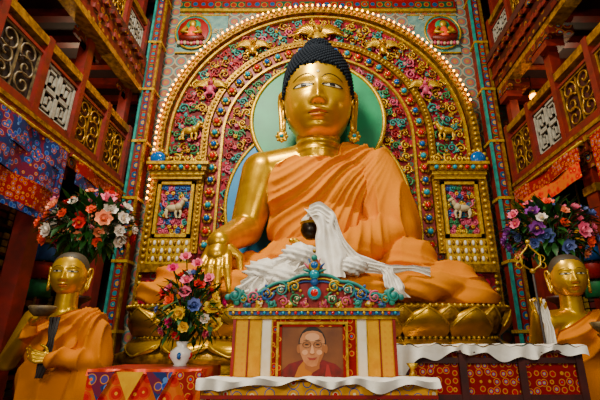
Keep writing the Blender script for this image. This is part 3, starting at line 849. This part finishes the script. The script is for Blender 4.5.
ribbon(sc, [(-.55, 7.1, 1.3), (-.6, 7.0, 1.0), (-.65, 6.98, .72)], (1, 0, 0), .4, khata, 7, .05, 2)
ribbon(sc, [(-1.0, 7.1, 1.1), (-1.02, 7.02, .9), (-1.1, 6.98, .66)], (1, 0, 0), .3, khata, 9, .05, 2)
# crumpled bundle of scarves lying on the lap
for (c, r, sd_) in (((-.35, 7.22, 1.42), (.30, .2, .2), 1), ((-.95, 7.2, 1.12), (.34, .2, .2), 4), ((-.62, 7.12, 1.0), (.3, .18, .22), 7), ((.62, 7.22, 1.22), (.26, .18, .16), 9)):
    U, Fb = unit_sphere(44, 26)
    w_ = 1+.13*(1-np.abs(np.sin(U[:, 0]*7+U[:, 2]*5+sd_)))+.10*np.sin(U[:, 2]*13+U[:, 0]*6+sd_*2)+.06*np.sin(U[:, 1]*17+U[:, 0]*11)
    sc.add(U*np.array(r)*w_[:, None]+np.array(c), Fb, khata)
sc.build()

# ================================================================== DISCIPLES
def monk(name, X, Y, zc, k, kind):
    S = k
    P = lambda a, b, c: (X+a*S, Y+b*S, zc+c*S)
    arm_l = [('c', P(-.33, .03, -.53), .135*S, P(-.52, 0, -1.0), .105*S)]
    if kind == 'bowl': w = P(-.08, -.36, -.60); arm_l.append(('c', P(-.52, 0, -1.0), .1*S, w, .06*S))
    else: w = P(-.62, -.3, -.45); arm_l.append(('c', P(-.55, 0, -.95), .1*S, w, .06*S)); arm_l[0] = ('c', P(-.33, .03, -.53), .135*S, P(-.55, 0, -.95), .105*S)
    g = arm_l+[('c', P(0, .03, -.2), .12*S, P(0, .05, -.48), .13*S), ('c', P(0, .05, -.52), .15*S, P(-.32, .04, -.55), .15*S)]
    w2 = P(.12, -.36, -.72) if kind != 'bowl' else P(.18, -.34, -.95)
    r = [('c', P(0, .05, -.55), .15*S, P(.32, .04, -.58), .16*S), ('e', P(0, .03, -.82), (.36*S, .23*S, .38*S)),
         ('e', P(0, .02, -1.25), (.35*S, .26*S, .5*S)), ('c', P(0, .04, -1.5), .30*S, P(0, .05, -2.62), .40*S),
         ('c', P(.36, .04, -.6), .16*S, P(.5, 0, -1.0), .16*S), ('c', P(.5, 0, -1.0), .15*S, w2, .08*S), ('e', P(.42, -.05, -1.3), (.14*S, .16*S, .42*S))]
    V, F, N = remesh(g+r, .018, 5)
    x = (V[:, 0]-X)/S; y = (V[:, 1]-Y)/S; z = (V[:, 2]-zc)/S
    a_ = np.min([prim_sd(V, p) for p in arm_l], 0); d_ = np.min([prim_sd(V, p) for p in r], 0)
    line = (-.50+.5*x-z)*S
    robe = np.where(x < -.2, np.minimum(line, (a_-d_)*.8), line)
    wob = np.sin(x*5+z*3)+.6*np.sin(y*7-z*4)
    an = np.arctan2(z+.3, x-.5)
    f = rdg(an*11+wob*.6)/(1+np.exp(-(z+1.2)*8))+rdg(x*13+y*4+wob*.5)/(1+np.exp((z+1.2)*8))
    V = V+N*(sst(robe/.03)*(.015+.034*f*S)+.02*np.exp(-((robe-.04)/.025)**2))[:, None]
    b = attr_object('robed_body', V, F, robe, robe_m)
    hd = make_head('head', P(0, 0, 0), .205*S, .06, -.25 if X > 0 else .25, False, goldf, 60, 90)
    ms = []
    if kind == 'bowl':
        hp = hand_prims(w, (.7, -.3, .25), (0, -.4, 1), (-.2, -.9, 0), .27*S, (.3, .4, .3))
    else:
        hp = hand_prims(w, (-.1, -.35, .9), (-.5, -.85, 0), (.85, -.5, 0), .27*S, (.5, 1.0, .9))
    hv, hf, _ = remesh(hp, .008, 3); m = MB('right_hand'); m.add(hv, hf, gold); ms.append(m.build())
    if kind == 'bowl':
        hp = hand_prims(w2, (-.8, -.4, .1), (0, -.6, .8), (0, .2, 1), .27*S, (.3, .4, .4))
    else:
        hp = hand_prims(w2, (-.5, -.5, .05), (0, 0, 1), (-.6, .6, 0), .27*S, (.25, .35, .3))
    hv, hf, _ = remesh(hp, .008, 3); m = MB('left_hand'); m.add(hv, hf, gold); ms.append(m.build())
    at = MB('held_bowl'); c = P(.06, -.46, -.52) if kind == 'bowl' else P(-.02, -.5, -.66)
    at.lathe([(0, 0), (.07*S, 0), (.12*S, .05*S), (.14*S, .10*S), (.125*S, .11*S), (.10*S, .06*S), (0, .03*S)], c, M_dark_scroll, 20)
    ms.append(at.build())
    if kind == 'bowl':
        c2 = MB('grey_scarf'); ribbon(c2, [P(.12, -.3, -.52), P(.16, -.36, -.8), P(.1, -.36, -1.15)], (1, 0, 0), .1*S, wood, 1, .01); ms.append(c2.build())
    else:
        st = MB('ringed_staff'); q = P(-.66, -.44, 0)
        st.tube([(q[0], q[1], -ZC+.12), (q[0]-.0, q[1], zc+.0*S)], .016, wood, 8)
        z0 = zc
        for sg in (-1, 1):
            st.tube([(q[0], q[1], z0), (q[0]+sg*.12, q[1], z0+.08), (q[0]+sg*.13, q[1], z0+.2), (q[0]+sg*.03, q[1], z0+.3), (q[0], q[1], z0+.36)], .011, goldl, 6)
            for hh in (.08, .17): st.tube([(q[0]+sg*(.15+.04*math.cos(a)), q[1]+.01, z0+hh+.04*math.sin(a)) for a in np.linspace(0, 2*pi, 12, endpoint=False)], .006, goldl, 5, True)
        st.sph((q[0], q[1], z0+.38), .03, goldl, 8, 6); st.sph((q[0], q[1], z0), .035, goldl, 8, 6)
        ms.append(st.build())
        c2 = MB('white_scarf'); ribbon(c2, [P(-.62, -.36, -.3), P(-.58, -.42, -.6), P(-.6, -.4, -.95)], (1, 0, 0), .12*S, khata, 1, .02); ms.append(c2.build())
    pl = MB('lotus_plinth'); pb = zc-2.78*S-.0
    pl.lathe([(0, 0), (.62, 0), (.62, .08), (.5, .12), (.55, max(.16, pb+ZC+.05)), (0, max(.16, pb+ZC+.05))], (X, Y+.03, -ZC), gold, 28)
    for i in range(14):
        a = 2*pi*i/14; n_ = np.array([math.cos(a), math.sin(a), 0])
        pl.sph((X+n_[0]*.56, Y+.03+n_[1]*.56, -ZC+.1), (.1, .1, .08), goldd, 10, 6)
    ms.append(pl.build())
    group(name, [b, hd]+ms)
monk('disciple_statue', -3.45, 5.6, .83, 1.12, 'bowl')
monk('disciple_statue', 3.47, 5.6, .80, 1.12, 'staff')

# ================================================================== BOUQUETS
def frame(n):
    n = nrm(n); a = np.array([0, 0, 1.]) if abs(n[2]) < .9 else np.array([1., 0, 0])
    t = nrm(np.cross(a, n)); return n, t, np.cross(n, t)
def flower(m, c, n, r, mat, ctr=None):
    n, t, b = frame(n); c = np.array(c)
    for ring_, (k, tilt, L) in enumerate(((7, .35, 1.0), (6, .9, .75), (4, 1.25, .5))):
        for i in range(k):
            a = 2*pi*i/k+ring_*.5
            d = t*math.cos(a)+b*math.sin(a); e = -t*math.sin(a)+b*math.cos(a)
            def fn(u, v):
                w = r*.42*L*math.sin(pi*(.12+.80*v))*(2*u-1)
                o = r*L*v; q = tilt*(.5+.7*v)
                return tuple(c+d*(o*math.cos(q))+n*(o*math.sin(q)+.08*r*(2*u-1)**2)+e*w)
            m.grid(fn, 3, 3, mat)
    m.sph(c+n*r*.3, r*.2, ctr or mat, 6, 5)
def leaf(m, c, d, L, w, mat):
    n, t, b = frame(d); c = np.array(c)
    def fn(u, v):
        return tuple(c+n*L*v+t*w*math.sin(pi*min(.98, v+.04))*(2*u-1)+b*(-.25*L*v*v+.2*w*abs(2*u-1)))
    m.grid(fn, 2, 5, mat)
def bouquet(name, c, R, n, pal, fr, base, seed, cone=0):
    rnd = random.Random(seed); m = MB('flowers'); c = np.array(c)
    for i in range(n):
        zz = 1-1.75*(i+.5)/n; a = i*2.39996+rnd.random()*.4; q = math.sqrt(max(0, 1-zz*zz))
        d = np.array([q*math.cos(a), q*math.sin(a), zz])
        if cone: 
            hh = (zz+.75)/1.75; rr = (1-.45*abs(hh-.4))*(.75+.35*rnd.random()); p = c+np.array([d[0]*R[0]*rr, d[1]*R[1]*rr, R[2]*zz])
        else: p = c+d*np.array(R)*(.78+.36*rnd.random())
        flower(m, p, d+np.array([0, -.25, .15]), fr*(.7+.5*rnd.random()), fl[rnd.choice(pal)], fl['yellow'] if rnd.random() < .3 else None)
        m.tube([tuple(p), tuple(c*.5+p*.5-np.array([0, 0, R[2]*.3])), (base[0], base[1], base[2])], .008, leafm, 4)
    for i in range(int(n*4.5)):
        zz = 1-1.9*(i+.5)/(n*4.5); a = i*2.39996+1; q = math.sqrt(max(0, 1-zz*zz))
        d = np.array([q*math.cos(a), q*math.sin(a), zz]); p = c+d*np.array(R)*(.5+.42*rnd.random())
        leaf(m, p, d+np.array([rnd.uniform(-.6, .6), rnd.uniform(-.6, .6), rnd.uniform(-.6, .6)]), fr*2.2, fr*.38, leafm)
    return m.build()
def stand(m, x, y, ztop):
    m.lathe([(.3, 0), (.3, .06), (.16, .14), (.07, .25), (.05, .5), (.09, .56), (.05, .62), (.045, ztop+ZC-.3), (.1, ztop+ZC-.12), (.22, ztop+ZC-.04), (.22, ztop+ZC), (0, ztop+ZC)], (x, y, -ZC), redd, 18)
    m.tube([(x+.05*math.cos(a), y+.05*math.sin(a), -ZC+.8) for a in np.linspace(0, 2*pi, 12, endpoint=False)], .02, goldl, 5, True)
def vase(m, x, y, z, h, r, mat):
    m.lathe([(0, 0), (r*.6, 0), (r*.5, h*.08), (r, h*.4), (r*.9, h*.6), (r*.4, h*.8), (r*.55, h), (r*.45, h), (r*.3, h*.8)], (x, y, z), mat, 22)
for (x, z, pal, sd) in ((-3.84, 1.74, ['orange', 'peach', 'orange', 'white', 'pink', 'white', 'red', 'peach'], 3), (3.86, 1.62, ['pink', 'blue', 'peach', 'white', 'orange', 'purple', 'pink', 'blue', 'pink'], 11)):
    a = bouquet('f', (x, 6.5, z+.05), (.68, .5, .52), 54, pal, .125, (x, 6.5, .95), sd)
    m = MB('vase'); stand(m, x, 6.5, .62); vase(m, x, 6.5, .62, .42, .17, gold); v = m.build()
    a.name = 'flowers'
    group('flower_bouquet', [a, v])
a = bouquet('f', (-1.52, 4.88, .34), (.40, .26, .42), 42, ['yellow', 'pink', 'red', 'white', 'magenta', 'yellow', 'pink', 'white', 'orange', 'blue'], .075, (-1.55, 4.88, -.1), 5, 1)
m = MB('tall_blooms')
for (dx, z, mt) in ((-.1, .92, 'pink'), (.05, .84, 'pink'), (-.24, .78, 'magenta'), (.2, .66, 'pink'), (-.03, .70, 'white'), (.28, .32, 'yellow'), (.3, .12, 'yellow'), (-.3, .5, 'red')):
    flower(m, (-1.5+dx, 4.82, z), (0, -.7, .5), .08 if z > .4 else .12, fl[mt]); m.tube([(-1.5+dx, 4.84, z), (-1.52+dx*.4, 4.86, z-.35), (-1.55, 4.88, -.08)], .008, leafm, 4)
b = m.build()
m = MB('vase'); vase(m, -1.56, 4.88, -.3, .26, .13, vase_m)
for q in range(5): m.sph((-1.56+.11*math.cos(q*1.25+3.6), 4.88+.11*math.sin(q*1.25+3.6), -.19), (.03, .03, .04), [gemr, gemd][q % 2], 7, 5)
group('flower_bouquet', [a, b, m.build()])

# ================================================================== THRONE WITH PORTRAIT
th = MB('throne_back'); tx = -.04; ty = 4.5; tb = -.38
th.b2(tx-.86, tx+.86, ty+.02, ty+.12, tb, .25, redd)
def strip(a, b, mt, e=.0):
    for s in (-1, 1):
        x0, x1 = sorted((tx+s*a, tx+s*b)); th.b2(x0, x1, ty-.02-e, ty+.03, tb, .22, mt)
strip(.70, .84, broc_white); strip(.56, .70, cloth_y); strip(.45, .56, cream); strip(0, .45, broc_red, .005)
strip(.835, .865, red, .02); strip(.69, .705, red, .01); strip(.555, .565, goldl, .01); strip(.44, .455, goldl, .012)
# moulding
for z0, z1, e, mt in ((.19, .23, .02, goldl), (.23, .27, .05, blue), (.27, .3, .07, goldl)):
    th.b2(tx-.86-e, tx+.86+e, ty-.03-e, ty+.12, z0, z1, mt)
for k in range(27): th.sph((tx-.86+k*.0662, ty-.09, .25), .018, [goldl, gemr, gemb][k % 3], 6, 5)
top = []
for i in range(81):
    u = i/80*2-1; q = abs(u)
    h = .33+.32*(1-q**1.5)+.03*abs(math.sin(u*9.4))+(.10*math.exp(-((q-.95)/.06)**2))
    top.append((tx+u*.88, h))
poly = [(tx-.88, .3)]+top+[(tx+.88, .3)]
th.prism(poly[::-1], ty, ty+.07, red)
th.tube([(px_, ty-.01, pz) for px_, pz in top], .02, teal, 6)
th.tube([(tx+(px_-tx)*.97, ty-.02, pz-.045) for px_, pz in top[4:-4]], .009, goldl, 6)
th.tube([(tx+(px_-tx)*.94, ty-.015, pz-.075) for px_, pz in top[6:-6]], .010, blue, 6)
for s in (-1, 1):
    for j, (x_, z_, R_, mt) in enumerate(((.78, .40, .065, teal), (.66, .42, .07, pink), (.60, .345, .035, goldl), (.52, .46, .075, blue), (.47, .35, .045, teal), (.37, .50, .08, teal), (.34, .37, .055, pink), (.22, .53, .07, goldl), (.20, .40, .07, green), (.1, .35, .04, pink), (.73, .335, .03, blue), (.27, .335, .03, goldl))):
        scroll(th, tx+s*x_, ty-.02, z_, R_, j+(.0 if s > 0 else pi), s, mt, .010)
        scroll(th, tx+s*x_*.98, ty-.025, z_, R_*.55, j+2, -s, [goldl, teal, white][j % 3], .006)
    scroll(th, tx+s*.87, ty-.02, .44, .07, pi/2, s, teal, .02)
for k, (z_, r_, mt) in enumerate(((.46, .075, gemb), (.46, .045, gemr), (.58, .045, blue), (.66, .055, gemb), (.75, .065, goldl), (.76, .045, gemd), (.85, .035, teal), (.92, .02, goldl))):
    th.sph((tx, ty-.04-.015*(k % 2), z_), (r_, .04, r_), mt, 14, 9)
for k in range(7):
    a = pi*(k/6); th.tube([(tx+.05*math.cos(a), ty-.02, .70+.05*math.sin(a)), (tx+.13*math.cos(a), ty-.03, .72+.14*math.sin(a))], [.026, .007], [teal, blue, pink][k % 3], 6)
# portrait
pc = -.125; px_ = -.06; W_, H_ = .35, .26
yF = ty-.05
pf = MB('framed_portrait')
pf.b2(px_-W_, px_+W_, yF, yF+.02, pc-H_, pc+H_, M('portrait_backdrop', '7c5034', .6, 0, '5a3424', 3))
for a, b, c, d in ((-W_-.025, -W_, -H_, H_+.025), (W_, W_+.025, -H_, H_+.025), (-W_, W_, H_, H_+.025)):
    pf.b2(px_+a, px_+b, yF-.02, yF+.02, pc+c, pc+d, goldl)
for a, b, c, d in ((-W_, -W_+.03, -H_, H_), (W_-.03, W_, -H_, H_), (-W_, W_, H_-.025, H_)):
    pf.b2(px_+a, px_+b, yF-.012, yF, pc+c, pc+d, broc_red)
skinp = M('portrait_skin', 'bc8868', .6, 0, 'a87454', 14); mar = M('portrait_maroon_robe', '701820', .6, 0, '4c1016', 12); hp_ = M('portrait_hair', '1c1614', .6)
shd = M('portrait_skin_shadow', '94603f', .6); hil = M('portrait_skin_light', 'd4a484', .6)
_k = [0]
def flat(P, mat, hs=1.0):
    _k[0] += 1
    y_ = yF-.001-.00035*_k[0]
    A = sum(P[i][0]*P[(i+1) % len(P)][1]-P[(i+1) % len(P)][0]*P[i][1] for i in range(len(P)))
    idx = list(range(len(P)))
    if A < 0: idx = idx[::-1]
    pf.add([(px_+a*hs, y_, pc+(b*hs if hs == 1 else b*hs-.025)) for a, b in P], [tuple(idx)], mat, False)
def ell(cx, cz, rx_, rz_, n=28, a0=0, a1=2*pi): return [(cx+rx_*math.cos(a0+(a1-a0)*i/n), cz+rz_*math.sin(a0+(a1-a0)*i/n)) for i in range(n+(0 if a1-a0 > 6.2 else 1))]
flat([(.32, -.255), (.31, -.19), (.24, -.13), (.1, -.09), (-.1, -.09), (-.24, -.13), (-.31, -.19), (-.32, -.255)], mar)
flat([(.10, -.255), (.07, -.08), (-.07, -.08), (-.14, -.16), (-.18, -.255)], M('portrait_yellow_shirt', 'a87020', .6))
flat([(.32, -.255), (.31, -.19), (.12, -.09), (.0, -.22), (-.02, -.255)], mar)
flat([(.2, -.255), (.17, -.14), (.15, -.13), (.13, -.255)], M('portrait_robe_fold', '8c2c30', .6))
k_ = 1.36
flat([(.055, -.11), (.058, .02), (-.058, .02), (-.055, -.11), (0, -.14)], shd, k_)
flat(ell(0, .065, .106, .128), hp_, k_)
for s in (-1, 1): flat(ell(s*.103, .03, .016, .032), shd, k_)
face = [(.0, -.098), (.035, -.09), (.065, -.06), (.088, -.01), (.098, .05), (.094, .1), (.075, .14), (.04, .158), (0, .162)]
face = face+[(-a, b) for a, b in face[::-1][1:-1]]
flat(face, skinp, k_)
flat(ell(0, .115, .055, .03), hil, k_)
flat([(.098, .05), (.088, -.01), (.065, -.06), (.035, -.09), (.05, -.04), (.07, .01), (.08, .06)], shd, k_)
for s in (-1, 1):
    flat(ell(s*.055, .005, .022, .018), hil, k_)
    flat(ell(s*.042, .062, .022, .011), shd, k_)
    flat(ell(s*.042, .061, .014, .005), hp_, k_)
    flat([(s*.015, .088), (s*.045, .097), (s*.072, .088), (s*.045, .090)], hp_, k_)
    pf.tube([(px_+(s*.042+.031*math.cos(a))*k_, yF-.012, pc-.025+(.06+.022*math.sin(a))*k_) for a in np.linspace(0, 2*pi, 20, endpoint=False)], .0025, black, 5, True)
    flat([(s*.073, .066), (s*.098, .07), (s*.098, .064)], hp_, k_)
flat([(.018, .0), (.004, .055), (-.004, .055), (-.018, .0), (0, -.010)], hil, k_)
flat([(.022, .002), (.012, -.012), (-.012, -.012), (-.022, .002), (0, -.006)], shd, k_)
flat([(.038, -.030), (.02, -.050), (-.02, -.050), (-.038, -.030), (0, -.036)], M('portrait_lip', '8a3c34', .6), k_)
group('portrait_throne', [th.build(), pf.build()])

# ================================================================== TABLES
def draped(name, x0, x1, y0, y1, zt, zb, mtop, mfront, seed=0, trim=None, zf=.12):
    m = MB(name)
    m.b2(x0+.02, x1-.02, y0+.03, y1, zt-.04, zt-.005, wood)
    for a in (x0+.06, x1-.06):
        for b in (y0+.1, y1-.06): m.b2(a-.04, a+.04, b-.04, b+.04, -ZC, zt-.03, wood)
    m.b2(x0, x1, y0, y1, zt-.01, zt, mtop)
    def fr(u, v): return (x0+(x1-x0)*u, y0-.008-.02*v*math.sin(u*26+seed), zt+(zb-zt)*v)
    m.grid(fr, 90, 6, mfront)
    for xx, sg in ((x0, -1), (x1, 1)):
        m.grid(lambda u, v: (xx+sg*(.004+.02*v*math.sin(u*15)), y0+(y1-y0)*u, zt+(zb-zt)*v), 30, 6, mfront)
    if trim:
        m.grid(lambda u, v: (x0+(x1-x0)*u, y0-.03-.02*math.sin(u*26+seed)*v-.01*math.sin(u*60), zt+.006-(zf+.025*math.sin(u*9+seed))*v), 120, 4, trim)
    return m
m = draped('offering_table', -1.06, 1.08, 4.0, 4.7, -.385, -ZC+.05, cloth_y, broc_yel, 1)
m.b2(-1.06, 1.08, 3.965, 3.99, -.52, -.49, red); m.build()
m = draped('offering_table', -2.3, -1.16, 4.35, 5.15, -.3, -ZC+.05, red, broc_orange, 2, fl['orange'], .04)
for k in range(4):   # triangular patchwork pennants
    x0 = -2.28+k*.29
    m.add([(x0, 4.29, -.32), (x0+.27, 4.29, -.32), (x0+.14, 4.28, -.58)], [(0, 2, 1)], [broc_blue, cloth_y, broc_blue, broc_red][k], False)
m.build()
m = MB('offering_table')
m.b2(.92, 3.0, 4.8, 5.03, -.16, -.1, redd)
m.b2(.98, 2.94, 4.86, 5.0, -1.5, -.16, broc_red)
for x_ in (.97, 1.62, 2.28, 2.93): m.b2(x_-.04, x_+.04, 4.82, 4.9, -ZC, -.16, redd)
for z_ in (-.24, -.62, -1.5): m.b2(.95, 2.97, 4.83, 4.88, z_-.03, z_+.03, redd)
m.build()
sc = MB('lace_scarf')
def lz(u): return .012*math.sin(u*38)+.008*math.sin(u*91+1)
sc.grid(lambda u, v: (.88+2.14*u, 4.78-.03*math.sin(u*55+math.sin(u*17)*2)*v, -.085+lz(u)*(1-v)-(.11+.04*math.sin(u*13)+.03*math.sin(u*37)+.22*math.exp(-(u/.06)**2))*v), 200, 8, khata)
sc.grid(lambda u, v: (.88+2.14*u, 4.78+.25*v, -.075+lz(u)*(1-v)+.006*math.sin(u*30+v*8)), 120, 5, khata)
sc.build()
sc = MB('white_offering_scarf')
def sd(u): return .05+.03*math.sin(u*9+1)+.02*math.sin(u*27)
sc.grid(lambda u, v: (-1.1+2.2*u, 3.94-.035*math.sin(u*60+2*math.sin(u*11))*v, -.362+.016*math.sin(u*31)-sd(u)*v), 220, 6, khata)
sc.grid(lambda u, v: (-1.1+2.2*u, 3.94+.22*v, -.362+.016*math.sin(u*31+v*6)), 120, 5, khata)
sc.build()
m = MB('butter_lamp')
m.lathe([(0, 0), (.05, 0), (.02, .04), (.02, .07), (.06, .13), (.055, .13), (.0, .08)], (.98, 4.5, -.382), goldl, 16)
m.build()

# ================================================================== CAMERA & LIGHT
cam = bpy.data.cameras.new('camera'); co = bpy.data.objects.new('camera', cam)
cam.sensor_width = 36; cam.lens = 24; cam.shift_x = -.03; cam.clip_end = 100
co.location = (0, 0, 0); co.rotation_euler = (math.radians(109), 0, 0)
bpy.context.collection.objects.link(co); bpy.context.scene.camera = co
def area(name, loc, tgt, size, e, col):
    l = bpy.data.lights.new(name, 'AREA'); l.energy = e; l.size = size; l.color = col
    o = bpy.data.objects.new(name, l); o.location = loc
    o.rotation_euler = (Vector(tgt)-Vector(loc)).to_track_quat('-Z', 'Y').to_euler()
    bpy.context.collection.objects.link(o)
area('skylight_lamp', (-2.6, 3.2, 10.0), (0.2, 9, 3.2), 1.8, 1600, (1, .91, .72))
area('added_fill', (2.8, 0.0, 4.0), (0.3, 8, 2.2), 1.3, 230, (1, .90, .68))  # added fill light beside the camera, not a fixture of the hall
area('added_fill', (-3, -.5, 2.5), (-1, 6, .3), 1.3, 200, (1, .90, .70))  # second added fill, low on the left, brightens the pedestal and tables
for s in (-1, 1):
    l = bpy.data.lights.new('gallery_lamp', 'POINT'); l.energy = 38; l.color = (1, .75, .45); l.shadow_soft_size = .12
    o = bpy.data.objects.new('gallery_lamp', l); o.location = (s*6.0, 8.2, 5.7); bpy.context.collection.objects.link(o)
w = bpy.data.worlds.new('world'); bpy.context.scene.world = w; w.use_nodes = True
w.node_tree.nodes['Background'].inputs[0].default_value = (1, .95, .87, 1)
w.node_tree.nodes['Background'].inputs[1].default_value = .31

for o in bpy.data.objects:
    if o.parent is None: o.location.z += ZC
